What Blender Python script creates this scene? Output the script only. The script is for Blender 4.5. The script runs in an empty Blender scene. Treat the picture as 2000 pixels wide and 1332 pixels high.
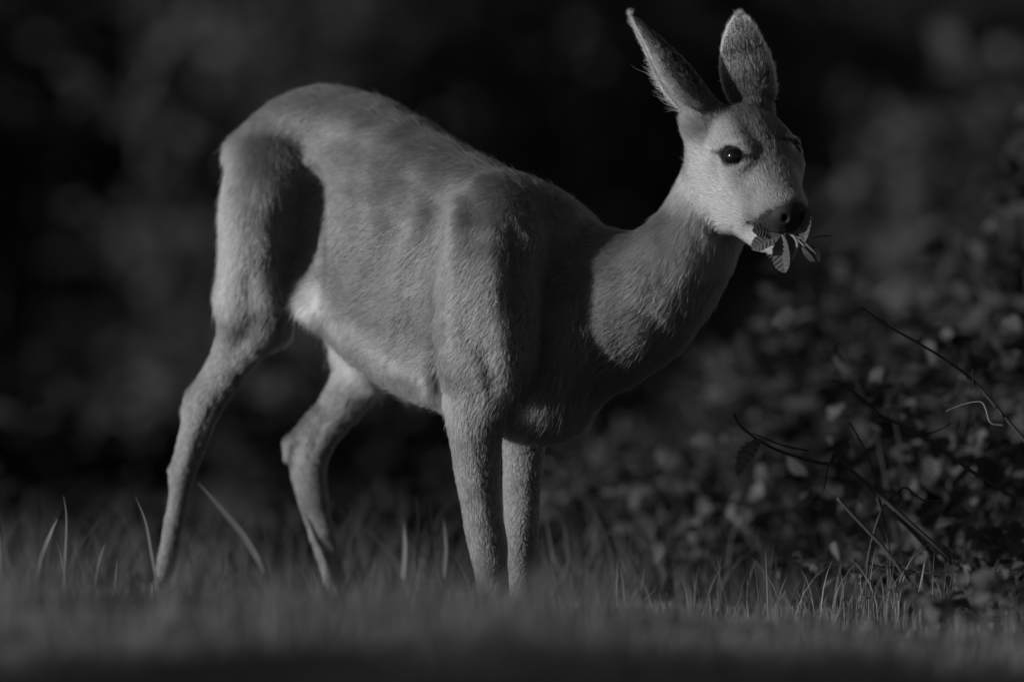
import bpy, bmesh, math, random
import numpy as np
from mathutils import Vector, Matrix, Quaternion
R = math.radians
random.seed(7); rng = np.random.default_rng(7)
scene = bpy.context.scene
# ------------------------------------------------------------------ camera
CAM_Z, CAM_D = .393, 15.873
cam_d = bpy.data.cameras.new("camera"); cam = bpy.data.objects.new("camera", cam_d)
scene.collection.objects.link(cam); scene.camera = cam
cam.location = (0, -CAM_D, CAM_Z); cam.rotation_euler = (R(90), 0, 0)
cam_d.lens = 400; cam_d.sensor_width = 36; cam_d.clip_start = .5; cam_d.clip_end = 3000
cam_d.dof.use_dof = True; cam_d.dof.focus_distance = CAM_D-.13; cam_d.dof.aperture_fstop = 2.2
# ------------------------------------------------------------------ world and sun
SUN_AZ, SUN_EL = R(-72), R(14)     # azimuth seen from the animal: 0 = from the camera, minus = from the left
world = bpy.data.worlds.new("World"); scene.world = world; world.use_nodes = True
nt = world.node_tree; nt.nodes.clear()
sky = nt.nodes.new("ShaderNodeTexSky"); sky.sky_type = 'NISHITA'; sky.sun_disc = False
bw = nt.nodes.new("ShaderNodeRGBToBW"); bg = nt.nodes.new("ShaderNodeBackground"); wo = nt.nodes.new("ShaderNodeOutputWorld")
nt.links.new(sky.outputs[0], bw.inputs[0]); nt.links.new(bw.outputs[0], bg.inputs[0]); nt.links.new(bg.outputs[0], wo.inputs[0])
bg.inputs[1].default_value = .05
sd = Vector((math.sin(SUN_AZ)*math.cos(SUN_EL), -math.cos(SUN_AZ)*math.cos(SUN_EL), math.sin(SUN_EL)))
sky.sun_elevation = SUN_EL; sky.sun_rotation = math.atan2(sd.x, sd.y)
sun_d = bpy.data.lights.new("sun", 'SUN'); sun = bpy.data.objects.new("sun", sun_d); scene.collection.objects.link(sun)
sun_d.energy = 5; sun_d.angle = R(1.2); sun_d.color = (1, 1, 1)
sun.rotation_euler = (-sd).to_track_quat('-Z', 'Y').to_euler()
vs = scene.view_settings; scene.display_settings.display_device = 'sRGB'
vs.view_transform = 'Standard'; vs.look = 'None'; vs.gamma = 1; vs.use_curve_mapping = False; vs.exposure = -.32
scene.cycles.use_denoising = True; scene.cycles.max_bounces = 6; scene.cycles.transparent_max_bounces = 8
scene.cycles.sample_clamp_indirect = 4
GRID_F = 1.0
FUR_N = 480000
GRASS_N = 100000
# ------------------------------------------------------------------ deer body
# All deer sizes are written in units of 1/1400 m (U); W() turns (across, down, away) into world metres.
U = 1.0/1400.0
def W(x, y, d):
    """side-on layout of the animal -> world position"""
    dep = d*U
    s = 1.0 + dep/CAM_D
    return np.array([(x-1000.0)*U*s, dep, CAM_Z + (666.0-y)*U*s])
def unit(v):
    v = np.asarray(v, float); return v/np.linalg.norm(v)
BACKWARD = unit((-.68, .73, 0)); RIGHT = unit((-.73, -.68, 0)); DOWN = np.array((0, 0, -1.0))
PR = []   # primitives: a, b, ra(v,w), rb(v,w), side, k, flow, fur length, colour
def seg(a, b, ra, rb, side, k, flow, ln, col, sub=False):
    PR.append(dict(a=np.array(a), b=np.array(b), ra=ra, rb=rb, side=unit(side), k=k, flow=flow, ln=ln, col=col, sub=sub))
def catmull(P, n):
    P = np.array(P, float); out = []
    Q = np.vstack([2*P[0]-P[1], P, 2*P[-1]-P[-2]])
    for i in range(len(P)-1):
        p0, p1, p2, p3 = Q[i:i+4]
        for j in range(n):
            t = j/n
            out.append(.5*((2*p1)+(-p0+p2)*t+(2*p0-5*p1+4*p2-p3)*t*t+(-p0+3*p1-3*p2+p3)*t**3))
    out.append(P[-1]); return np.array(out)
def chain(st, side, k=22, flow=None, ln=.012, col=.25, n=3, to=W, side2=None):
    """st rows: x, y, away, half height, half width (units U)"""
    S = catmull(st, n)
    if to is W: S[:, 3:5] = np.maximum(S[:, 3:5]-3, S[:, 3:5]*.8)      # room for the coat
    m = len(S)-1
    pts = [to(*r[:3]) for r in S]
    for i in range(m):
        t = (i+.5)/m
        sd = np.array(side) if side2 is None else np.array(side)*(1-t)+np.array(side2)*t
        c = col if np.isscalar(col) else col[0]*(1-t)+col[1]*t
        l = ln if np.isscalar(ln) else ln[0]*(1-t)+ln[1]*t
        ax = pts[i+1]-pts[i]
        f = flow if flow is not None else unit(ax)
        seg(pts[i], pts[i+1], (S[i][3]*U, S[i][4]*U), (S[i+1][3]*U, S[i+1][4]*U), sd, (k if i == 0 or i == m-1 else k)*U, f, l, c)
def blob(c, r, side, k=25, flow=DOWN, ln=.012, col=.25, to=W, ax=None, sub=False):
    """ellipsoid-like mass: c centre, r=(along, v, w)"""
    p = to(*c); a = unit(ax) if ax is not None else np.array((0, 0, 1.0))
    h = max(r[0]-min(r[1], r[2]), 1)*U
    seg(p-a*h, p+a*h, (r[1]*U, r[2]*U), (r[1]*U, r[2]*U), side, k*U, flow, ln, col, sub)

def seg_dist(P, pr):
    a, b = pr['a'].astype(np.float32), pr['b'].astype(np.float32)
    ab = b-a; L = float(np.linalg.norm(ab)); ax = ab/max(L, 1e-9)
    u = pr['side']-ax*np.dot(pr['side'], ax); u = (u/max(np.linalg.norm(u), 1e-6)).astype(np.float32)
    v = np.cross(ax, u)
    d = P-a
    s = d@ax; t = np.clip(s/L, 0, 1)
    da = s-t*L; du = d@u; dv = d@v
    rv = pr['ra'][0]+(pr['rb'][0]-pr['ra'][0])*t; rw = pr['ra'][1]+(pr['rb'][1]-pr['ra'][1])*t
    rm = np.minimum(rv, rw)
    x, y, z = da/rm, du/rw, dv/rv
    k0 = np.sqrt(x*x+y*y+z*z)+1e-6
    k1 = np.sqrt((x/rm)**2+(y/rw)**2+(z/rv)**2)+1e-6
    return k0*(k0-1)/k1

def toes(st, side, **kw):
    kw['k'] = 8
    for s_ in (-1, 1):
        chain([(x+s_*side[0]*rw*.45+(i*2), y+i*4, d+s_*side[1]*rw*.45-i*6, rv*.85, rw*.55) for i, (x, y, d, rv, rw) in enumerate(st)], side, **kw)
FB = BACKWARD*.8+DOWN*.45
NS = unit((-.35, -1, .1))
# trunk
chain([(580,335,500,104,85),(625,360,450,138,100),(668,392,395,170,122),(745,452,290,218,146),(830,515,185,240,148),(930,568,80,246,138),(1015,605,10,232,118),(1075,615,-10,205,90)],
      RIGHT, k=26, flow=FB, ln=.011, col=.24, n=3)
# croup and spine ridge
chain([(500,300,470,42,60),(575,246,440,44,70),(640,228,400,44,70),(720,245,330,44,60),(800,290,230,40,55),(880,358,130,36,50),(960,405,50,34,42),(1030,415,10,34,42),(1085,430,-20,34,42)],
      RIGHT, k=50, flow=FB, ln=.011, col=.20, n=2)
# far shoulder hump
chain([(1075,425,50,36,60),(1115,475,60,44,60),(1130,560,50,80,70)], RIGHT, k=50, flow=FB, ln=.010, col=.22, n=2)
# near shoulder blade and upper arm
chain([(985,398,-40,36,50),(962,470,-80,70,55),(950,570,-102,84,58),(952,670,-108,86,58),(945,740,-112,80,52)], RIGHT, k=70, flow=FB*.6+DOWN*.5, ln=.010, col=.25, n=2)
# chest / brisket
chain([(1075,610,-20,140,95),(1090,700,-35,105,90),(1070,775,-45,66,80),(1000,782,-45,58,85)], RIGHT, k=50, flow=DOWN*.7+BACKWARD*.5, ln=.019, col=.22, n=2)
chain([(1120,700,-30,60,60),(1190,690,-55,50,50),(1250,650,-75,50,50)], NS, k=50, flow=DOWN*.4+BACKWARD*.8, ln=.011, col=.24, n=2)
# belly line
chain([(650,545,330,50,55),(725,615,270,64,75),(800,665,190,70,85),(880,705,90,68,90)], RIGHT, k=50, flow=BACKWARD*.9+DOWN*.25, ln=.017, col=.36, n=2)
# flank fold
chain([(672,440,290,90,34),(638,530,285,40,28),(614,582,288,22,20)], RIGHT, k=80, flow=BACKWARD*.7+DOWN*.6, ln=.016, col=.33, n=2)
# neck
n_before = len(PR)
chain([(1128,590,-20,155,80),(1196,594,-42,130,84),(1256,576,-62,110,80),(1310,530,-76,86,74),(1358,470,-84,71,66),(1390,405,-84,64,60),(1410,350,-80,64,58)], NS, k=34,
      flow=None, ln=.011, col=.26, n=3)
for q in PR[n_before:]: q['flow'] = -q['flow']+DOWN*.35
chain([(1152,676,-50,44,44),(1214,638,-64,46,44),(1278,582,-78,44,42),(1332,516,-88,36,38)], NS, k=90, flow=DOWN*.4+BACKWARD*.8, ln=.012, col=.24, n=2)
# pin bone
blob((474,312,450),(26,26,26),RIGHT,k=60,flow=DOWN+BACKWARD*.3,ln=.014,col=.3)
# near hind leg
HR = unit((-.5, -.85, 0))
chain([(540,330,400,88,78),(518,430,360,78,70),(508,540,348,70,62),(492,620,352,68,55)], HR, k=40, flow=DOWN+BACKWARD*.3, ln=.013, col=.23, n=3)
chain([(535,590,345,34,34),(525,638,348,40,38)], HR, k=40, flow=DOWN+BACKWARD*.3, ln=.013, col=.26, n=1)
chain([(492,620,352,64,44),(458,692,370,46,34),(416,762,388,36,28),(390,815,396,31,25),(374,866,402,28,24),(358,916,406,23,22),(350,958,410,18,19),(340,1018,414,16,17),(328,1080,420,15,16),(322,1118,424,16,17)],
      HR, k=22, flow=None, ln=(.007,.0032), col=.28, n=2)
chain([(420,735,398,20,19),(382,772,404,14,15),(370,800,404,13,14)], HR, k=22, flow=DOWN, ln=.008, col=.28, n=1)   # point of hock
blob((341,926,410),(20,10,13),HR,k=14,flow=DOWN,ln=.007,col=.22)
toes([(322,1115,424,16,17),(308,1142,418,14,16),(300,1160,412,13,15)], HR, k=12, flow=DOWN, ln=.004, col=.26, n=1)
# hollow between thigh and flank
chain([(614,366,306,12,12),(608,420,262,22,20),(602,485,240,25,23),(590,545,230,18,17)], HR, k=80, n=2)
for q in PR[-6:]: q['sub'] = True
# far hind leg
HF = unit((-.6, -.8, 0))
chain([(640,430,560,105,75),(690,560,560,90,66),(712,660,555,70,52),(705,730,550,54,40)], HF, k=30, flow=DOWN+BACKWARD*.3, ln=.010, col=.24, n=2)
chain([(705,730,560,54,40),(667,790,565,45,33),(624,850,570,38,30),(601,895,572,37,27),(602,935,574,33,25),(613,985,576,29,23),(629,1045,576,26,21),(648,1110,574,22,20),(661,1160,570,20,20)],
      HF, k=20, flow=None, ln=(.007,.0032), col=.28, n=2)
chain([(622,815,566,18,16),(570,864,572,12,14),(562,890,572,11,13)], HF, k=22, flow=DOWN, ln=.008, col=.26, n=1)
toes([(661,1160,570,20,20),(670,1185,562,16,18),(676,1200,552,15,17)], HF, k=12, flow=DOWN, ln=.004, col=.24, n=1)
# near fore leg
FS = unit((-.6, -.8, 0))
chain([(940,730,-110,74,54),(930,800,-108,58,46),(928,860,-108,46,38),(933,930,-108,38,34),(942,1000,-108,31,30),(951,1050,-108,30,30),(957,1090,-108,26,26),(963,1140,-108,22,23),(967,1180,-108,23,23)],
      FS, k=24, flow=None, ln=(.009,.0038), col=.27, n=3)
toes([(967,1180,-108,23,23),(973,1200,-114,21,21),(979,1214,-120,19,20)], FS, k=12, flow=DOWN, ln=.004, col=.24, n=1)
# far fore leg
chain([(1040,740,20,60,50),(1026,800,35,50,42),(1022,860,40,38,34),(1020,930,40,34,31),(1019,990,40,29,28),(1018,1040,40,25,26),(1017,1080,39,24,24),(1019,1130,39,19,20),(1021,1180,38,21,21)],
      FS, k=20, flow=None, ln=(.008,.0038), col=.26, n=3)
toes([(1021,1180,38,21,21),(1025,1200,32,20,20),(1030,1216,25,18,19)], FS, k=12, flow=DOWN, ln=.004, col=.24, n=1)

# head: local axes forward (poll -> nose), left, dorsal
HF_ = unit((.34, -.66, -.67)); HL_ = np.array((.885, .46, .08)); HL_ = unit(HL_-HF_*np.dot(HL_, HF_)); HD_ = np.cross(HF_, HL_)
HEAD_O = (1462, 199, -150); HSC = 1.12
def H(f, l, d):
    return W(*HEAD_O) + (HF_*f+HL_*l+HD_*d)*U*HSC
def hch(st, **kw):
    st = [(f, l, d, rv*HSC, rw*HSC) for f, l, d, rv, rw in st]
    chain(st, HL_, to=H, **kw)
HB = -HF_
EYES = []
hch([(12,0,-56,42,48),(40,0,-56,49,56),(75,0,-58,49,58),(110,0,-60,46,56),(145,0,-60,41,45),(180,0,-60,35,37),(208,0,-58,30,32),(228,0,-56,27,29)], k=22, flow=HB, ln=.006, col=.26, n=2)
# cheeks / jaws
for sgn in (-1, 1):
    hch([(26,sgn*46,-100,48,28),(56,sgn*48,-132,47,26),(105,sgn*42,-134,36,22),(160,sgn*28,-128,28,18)], k=34, flow=HB+HD_*-.3, ln=.008, col=.46, n=2)
    bz = 0 if sgn < 0 else -11
    hch([(30,sgn*43,-26+bz,12,12),(64,sgn*47,-23+bz,11,11),(98,sgn*49,-23+bz,11,11),(124,sgn*45,-31+bz,10,10)], k=24, flow=HB, ln=.005, col=.24, n=1)   # brow
    hch([(98,sgn*54,-58,10,11),(130,sgn*48,-58,10,11),(165,sgn*34,-62,9,10)], k=20, flow=HB, ln=.005, col=.30, n=1)
    hch([(120,sgn*42,-95,26,16),(165,sgn*30,-98,22,15)], k=30, flow=HB, ln=.006, col=.5, n=1)
hch([(50,0,-140,34,40),(110,0,-146,28,34),(165,0,-140,23,26),(208,0,-134,18,20)], k=26, flow=HB, ln=.009, col=.55, n=2)       # lower jaw
hch([(208,0,-133,17,20),(227,0,-128,15,17)], k=8, flow=HB, ln=.007, col=.75, n=1)       # chin
hch([(215,0,-56,24,27),(233,0,-60,18,23)], k=16, flow=HB, ln=.004, col=.14, n=1)       # muzzle end
hch([(220,0,-40,11,16),(233,0,-47,10,15),(237,0,-60,8,11)], k=18, flow=HB, ln=.0, col=.012, n=1)   # nose pad
for sgn in (-1, 1):
    hch([(180,sgn*27,-94,16,13),(210,sgn*23,-84,17,12),(231,sgn*15,-76,12,10)], k=16, flow=HB, ln=.004, col=.06, n=1)  # upper lip
    blob((246,sgn*14,-48),(9,7,5),HL_,k=4,to=H,sub=True,ax=HF_,flow=HB)    # nostril
    en = np.array((.22, sgn*.80, .42)); en /= np.linalg.norm(en)
    ec = np.array((101, sgn*49, -38.))
    blob(tuple(ec),(31,31,31),HL_,k=22,to=H,ax=HF_,flow=HB,ln=.004,col=.36)
    ew = HF_*en[0]+HL_*en[1]+HD_*en[2]; eax = np.array((1., .35, -.22)); eax -= ew*np.dot(eax, ew)
    blob(tuple(ec+en*29),(34,20,23),ew,k=4,to=H,sub=True,ax=eax,flow=HB)    # eye opening
    EYES.append((ec+en*2.6, en))
hch([(182,0,-113,2.5,44),(206,0,-109,5,40),(245,0,-100,11,40)], k=4, flow=HB, n=2)     # open mouth
for q in PR[-4:]: q['sub'] = True
# ear roots
chain([(1358,242,-104,12,14),(1377,285,-108,20,22),(1384,330,-108,22,24)], NS, k=34, flow=HB, ln=.010, col=.40, n=2)
chain([(1400,262,-118,40,30),(1374,236,-115,36,28),(1360,222,-110,26,20)], NS, k=28, flow=None, ln=.008, col=.16, n=2)
chain([(1475,240,-95,32,34),(1474,212,-85,28,32),(1472,196,-80,22,26)], NS, k=26, flow=None, ln=.006, col=.08, n=2)
def sdf_eval(P):
    d = np.full(len(P), .2)
    for pr in PR:
        e = seg_dist(P, pr); k = max(pr['k'], 1e-4)
        if pr['sub']:
            h = np.clip(.5-.5*(d+e)/k, 0, 1); d = d*(1-h)-e*h+k*h*(1-h)
        else:
            h = np.clip(.5+.5*(d-e)/k, 0, 1); d = d*(1-h)+e*h-k*h*(1-h)
    return d
RELIEF = [([(604,320),(590,410),(576,510)], 44, -7),  # soft furrows (-) and ridges (+) of ribs, muscles and tendons on the near side: line, half width, height
    ([(850,400),(845,500),(825,600),(780,670)], 34, -7), ([(928,410),(936,470)], 32, -3), ([(1003,450),(1002,520),(1000,590)], 24, -6),
    ([(896,400),(888,500),(884,620),(888,720)], 22, 6), ([(968,500),(975,600),(984,650)], 20, 4), ([(948,690),(956,745)], 20, -6),
    ([(905,360),(960,352),(1010,365)], 22, 5), ([(790,350),(785,420),(755,500),(715,570)], 38, -6), ([(690,390),(655,470),(630,540)], 26, 7),
    ([(740,440),(700,540),(680,600)], 18, 4), ([(800,520),(790,600),(810,680)], 22, -5), ([(870,640),(850,700),(860,760)], 16, -4), ([(820,420),(800,470),(760,560)], 14, 3), ([(690,640),(760,700),(830,740)], 20, 4), ([(720,250),(690,310),(670,360)], 40, -3),
    ([(486,540),(484,620),(455,690)], 16, -4), ([(520,560),(530,630),(500,680)], 18, 4), ([(380,865),(396,820),(425,775)], 9, -2.2), ([(362,900),(380,850),(400,800)], 6, 2.5),
    ([(606,880),(628,830),(660,785)], 11, -2.5), ([(592,900),(606,860)], 7, 2), ([(1030,470),(1040,600),(1045,700)], 30, -5), ([(905,820),(925,900),(945,1000)], 10, 2),
    ([(1230,530),(1290,540),(1270,640)], 30, -2), ([(1345,440),(1335,520),(1290,600)], 18, 2)]
RELIEF = [(l, w, h*(1.35 if abs(h) < 10 and w > 15 else 1)) for l, w, h in RELIEF]
def apply_relief(V, N):
    s_ = 1+V[:, 1]/CAM_D; px = V[:, 0]/(U*s_)+1000; py = 666-(V[:, 2]-CAM_Z)/(U*s_)
    hm = np.clip((V[:, 0]-.21)/.05, 0, 1)*np.clip((V[:, 2]-.49)/.05, 0, 1); hm = 1-hm*hm*(3-2*hm)
    face = np.clip((-N[:, 1]*.8-N[:, 0]*.5)*2.0-.1, 0, 1)*hm
    D = np.zeros(len(V))
    for line, w, h in RELIEF:
        L = catmull(line, 8) if len(line) > 1 else np.array(line)
        d = np.full(len(V), 1e9)
        for x, y in L: d = np.minimum(d, (px-x)**2+(py-y)**2)
        D += h*U*np.exp(-d/w**2)
    D *= face
    lump = vnoise(V, .045)[:, 0]*.0022+vnoise(V, .022)[:, 1]*.0008
    return V+N*(D+lump*hm)[:, None]
EYE_C = [H(*e[0]) for e in EYES]; EYE_R = 26.5*U

# ears: cupped shells  (t, centre x,y,away, radius, half opening angle)
def ear_mesh(rows, odir, n=26, thick=4.0):
    S = catmull([r for r in rows], 5)
    C = np.array([W(*r[:3]) for r in S]); m = len(S)
    out_o = []; out_i = []
    for i in range(m):
        e = unit(C[min(i+1, m-1)]-C[max(i-1, 0)])
        o = unit(np.array(odir)-e*np.dot(odir, e)); b = np.cross(e, o)
        r = S[i][3]*U; ph = R(S[i][4]); sq = S[i][5]
        for j in range(n):
            a = -ph+2*ph*j/(n-1)
            dv = -math.cos(a)*o*sq+math.sin(a)*b
            p = C[i]+dv*r
            th = thick*U*(1-.6*abs(2*j/(n-1)-1)**3)
            nn = unit(-math.cos(a)*o+math.sin(a)*b*sq)
            out_o.append(p+nn*th*.5); out_i.append(p-nn*th*.5)
    V = np.array(out_o+out_i); F = []; N = m*n
    for i in range(m-1):
        for j in range(n-1):
            q = [i*n+j, i*n+j+1, (i+1)*n+j+1, (i+1)*n+j]
            F.append(q); F.append([N+k for k in q[::-1]])
        for j, rev in ((0, 0), (n-1, 1)):
            q = [i*n+j, (i+1)*n+j, N+(i+1)*n+j, N+i*n+j]
            F.append(q if not rev else q[::-1])
    for j in range(n-1):
        F.append([j, N+j, N+j+1, j+1]); i0 = (m-1)*n
        F.append([i0+j+1, N+i0+j+1, N+i0+j, i0+j])
    return V, np.array(F), C
EARS = [
    ([(1392,236,-122,30,100,1),(1350,204,-112,42,112,1),(1318,168,-104,45,115,1),(1290,130,-96,40,110,1),(1264,92,-88,29,100,1),(1241,58,-82,17,90,1),(1227,34,-78,5,70,1)], (-.84,-.09,-.52)),
    ([(1474,215,-85,30,100,.9),(1470,186,-82,44,100,.8),(1461,146,-76,50,92,.7),(1454,108,-70,45,84,.6),(1449,76,-64,35,78,.6),(1446,50,-58,21,72,.6),(1444,34,-54,7,70,.6)], (.25,.95,.05)),
]

def build_sdf_mesh():
    def axis(segs):
        out = [segs[0][0]]
        for a, b, h in segs:
            n = max(1, int(round((b-a)/h))); out += list(a+(b-a)*(np.arange(n)+1)/n)
        return np.array(out, np.float32)
    f = GRID_F
    xs = axis([(-.56, .20, .0036*f), (.20, .46, .0022*f)])
    ys = axis([(-.36, -.04, .0026*f), (-.04, .48, .004*f)])
    zs = axis([(-.03, .48, .0036*f), (.48, .84, .0022*f)])
    D = np.full((len(xs), len(ys), len(zs)), .08, np.float32)
    for pr in PR:
        m = max(*pr['ra'], *pr['rb'])+pr['k']+.012
        lo = np.minimum(pr['a'], pr['b'])-m; hi = np.maximum(pr['a'], pr['b'])+m
        sl = [slice(max(0, np.searchsorted(g, l)-1), np.searchsorted(g, h)+1) for g, l, h in zip((xs, ys, zs), lo, hi)]
        X, Y, Z = np.meshgrid(xs[sl[0]], ys[sl[1]], zs[sl[2]], indexing='ij')
        if X.size == 0: continue
        d = seg_dist(np.stack([X, Y, Z], -1), pr).astype(np.float32)
        cur = D[sl[0], sl[1], sl[2]]; k = max(pr['k'], 1e-4)
        if pr['sub']:
            h = np.clip(.5-.5*(cur+d)/k, 0, 1)
            D[sl[0], sl[1], sl[2]] = cur*(1-h)+(-d)*h+k*h*(1-h)
        else:
            h = np.clip(.5+.5*(cur-d)/k, 0, 1)
            D[sl[0], sl[1], sl[2]] = cur*(1-h)+d*h-k*h*(1-h)
    # surface nets on the rectilinear grid
    ins = D < 0
    n0, n1, n2 = D.shape
    c = np.zeros((n0-1, n1-1, n2-1), np.int8)
    for i in (0, 1):
        for j in (0, 1):
            for k in (0, 1):
                c += ins[i:n0-1+i, j:n1-1+j, k:n2-1+k]
    act = (c > 0) & (c < 8)
    ci = np.argwhere(act)
    idx = -np.ones(act.shape, np.int32); idx[act] = np.arange(len(ci))
    G = (xs, ys, zs)
    acc = np.zeros((len(ci), 3)); cnt = np.zeros(len(ci))
    corners = [(i, j, k) for i in (0, 1) for j in (0, 1) for k in (0, 1)]
    for a in corners:
        for ax in range(3):
            if a[ax]: continue
            b = list(a); b[ax] = 1
            ia = ci+np.array(a); ib = ci+np.array(b)
            va = D[ia[:, 0], ia[:, 1], ia[:, 2]]; vb = D[ib[:, 0], ib[:, 1], ib[:, 2]]
            m = (va < 0) != (vb < 0)
            t = np.where(m, va/np.where(m, va-vb, 1), 0)
            pa = np.stack([G[q][ia[:, q]] for q in range(3)], 1); pb = np.stack([G[q][ib[:, q]] for q in range(3)], 1)
            acc[m] += (pa+(pb-pa)*t[:, None])[m]; cnt[m] += 1
    V = acc/cnt[:, None]
    F = []
    for ax in range(3):
        o1, o2 = [(1, 2), (2, 0), (0, 1)][ax]
        A = np.take(ins, range(0, ins.shape[ax]-1), ax); B = np.take(ins, range(1, ins.shape[ax]), ax)
        for sgn, M in ((1, A & ~B), (-1, ~A & B)):
            e = np.argwhere(M)
            e = e[(e[:, o1] > 0) & (e[:, o2] > 0) & (e[:, o1] < act.shape[o1]) & (e[:, o2] < act.shape[o2])]
            def g(d1, d2):
                q = e.copy(); q[:, o1] -= d1; q[:, o2] -= d2
                return idx[q[:, 0], q[:, 1], q[:, 2]]
            quad = np.stack([g(1, 1), g(0, 1), g(0, 0), g(1, 0)], 1)
            F.append(quad if sgn > 0 else quad[:, ::-1])
    F = np.vstack(F)
    # keep the largest island and relax a little
    for _ in range(2):
        e = np.vstack([F[:, [0, 1]], F[:, [1, 2]], F[:, [2, 3]], F[:, [3, 0]]])
        s = np.zeros_like(V); n = np.bincount(e[:, 0], minlength=len(V)).astype(float)
        for q in range(3): s[:, q] = np.bincount(e[:, 0], V[e[:, 1], q], minlength=len(V))
        V = V*.5+.5*s/np.maximum(n, 1)[:, None]
    return V, F

def deer_fields(V):
    """fur direction, length, coat tone at every body vertex"""
    flow = np.zeros((len(V), 3)); ln = np.zeros(len(V)); col = np.zeros(len(V)); wt = np.zeros(len(V))
    P = V.astype(np.float32)
    for pr in PR:
        if pr['sub'] or pr.get('noflow'): continue
        m = max(*pr['ra'], *pr['rb'])+.03
        lo = np.minimum(pr['a'], pr['b'])-m; hi = np.maximum(pr['a'], pr['b'])+m
        s = np.where(np.all((P > lo) & (P < hi), 1))[0]
        if len(s) == 0: continue
        w = np.exp(-np.clip(seg_dist(P[s], pr), -.004, 1)/.006)
        flow[s] += w[:, None]*pr['flow']; ln[s] += w*pr['ln']; col[s] += w*pr['col']; wt[s] += w
    wt = np.maximum(wt, 1e-9)
    return flow/wt[:, None], ln/wt, col/wt
# ------------------------------------------------------------------ shared helpers
def link(o, parent=None):
    scene.collection.objects.link(o)
    if parent is not None: o.parent = parent
    return o
def mesh_obj(name, V, F, mat, parent=None, smooth=True, loc=(0, 0, 0)):
    me = bpy.data.meshes.new(name); V = np.asarray(V, float)
    if isinstance(F, np.ndarray) and F.ndim == 2:
        nf, k = F.shape
        me.vertices.add(len(V)); me.vertices.foreach_set('co', V.ravel())
        me.loops.add(nf*k); me.loops.foreach_set('vertex_index', F.astype(np.int32).ravel())
        me.polygons.add(nf); me.polygons.foreach_set('loop_start', np.arange(0, nf*k, k, dtype=np.int32))
        me.update(calc_edges=True)
    else:
        me.from_pydata(V.tolist(), [], F); me.update()
    me.polygons.foreach_set('use_smooth', [smooth]*len(me.polygons)); me.update()
    if mat: me.materials.append(mat)
    o = bpy.data.objects.new(name, me); o.location = loc
    return link(o, parent)
def tag(o, label=None, cat=None, group=None, kind=None):
    for k, v in (('label', label), ('category', cat), ('group', group), ('kind', kind)):
        if v: o[k] = v
    return o
def new_mat(name, tone=.2, rough=.8):
    m = bpy.data.materials.new(name); m.use_nodes = True
    b = m.node_tree.nodes['Principled BSDF']; b.inputs['Base Color'].default_value = (tone, tone, tone, 1)
    b.inputs['Roughness'].default_value = rough; return m, m.node_tree, b
def point_attr(me, name, vals):
    a = me.attributes.new(name, 'FLOAT', 'POINT'); a.data.foreach_set('value', np.asarray(vals, np.float32))
_ng = rng.random((24, 24, 24, 3)).astype(np.float32)*2-1
def vnoise(P, size):
    q = np.asarray(P)/size; i = np.floor(q).astype(int); f = q-i; f = f*f*(3-2*f); out = 0
    for a in (0, 1):
        for b in (0, 1):
            for c in (0, 1):
                w = (f[:, 0] if a else 1-f[:, 0])*(f[:, 1] if b else 1-f[:, 1])*(f[:, 2] if c else 1-f[:, 2])
                out = out+w[:, None]*_ng[(i[:, 0]+a) % 24, (i[:, 1]+b) % 24, (i[:, 2]+c) % 24]
    return out
def fur_material():
    m = bpy.data.materials.new('fur'); m.use_nodes = True; t = m.node_tree; t.nodes.clear()
    o = t.nodes.new('ShaderNodeOutputMaterial'); h = t.nodes.new('ShaderNodeBsdfHairPrincipled')
    h.parametrization = 'COLOR'; h.inputs['Roughness'].default_value = .55; h.inputs['Radial Roughness'].default_value = .7; h.inputs['IOR'].default_value = 1.25
    a = t.nodes.new('ShaderNodeAttribute'); a.attribute_name = 'tone'
    t.links.new(a.outputs['Fac'], h.inputs['Color']); t.links.new(h.outputs[0], o.inputs[0])
    return m
FUR = fur_material()
def make_fur(name, parent, roots, normals, dirs, lens, tones, rad=.00032, lift=.34, rnd=.16, npts=5, curl=.0, origin=None):
    n = len(roots)
    t = dirs-normals*np.sum(dirs*normals, 1)[:, None]
    t += rng.normal(0, rnd, (n, 3)); t -= normals*np.sum(t*normals, 1)[:, None]
    t /= np.maximum(np.linalg.norm(t, axis=1), 1e-6)[:, None]
    L = lens*np.clip(rng.normal(1, .18, n), .5, 1.6)
    lf = lift*np.clip(rng.normal(1, .35, n), .15, 2.2)
    b = np.cross(normals, t); bend = rng.normal(0, .12, n)+curl
    P = np.zeros((n, npts, 3), np.float32)
    for k in range(npts):
        s = k/(npts-1)
        P[:, k] = roots+(t*s+normals*(lf*(s-.42*s*s))[:, None]+b*(bend*s*s)[:, None])*L[:, None]
    P[:, 0] -= normals*.0015
    if origin is not None: P -= origin.astype(np.float32)
    hc = bpy.data.hair_curves.new(name); hc.add_curves([npts]*n)
    hc.attributes['position'].data.foreach_set('vector', P.ravel())
    r = hc.attributes.get('radius') or hc.attributes.new('radius', 'FLOAT', 'POINT')
    R_ = (rad*np.clip(rng.normal(1, .2, n), .5, 1.6))[:, None]*np.array([1, 1, .85, .6, .15][:npts])[None]
    r.data.foreach_set('value', R_.astype(np.float32).ravel())
    a = hc.attributes.new('tone', 'FLOAT', 'CURVE'); a.data.foreach_set('value', tones.astype(np.float32))
    hc.materials.append(FUR)
    return link(bpy.data.objects.new(name, hc), parent)
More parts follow.
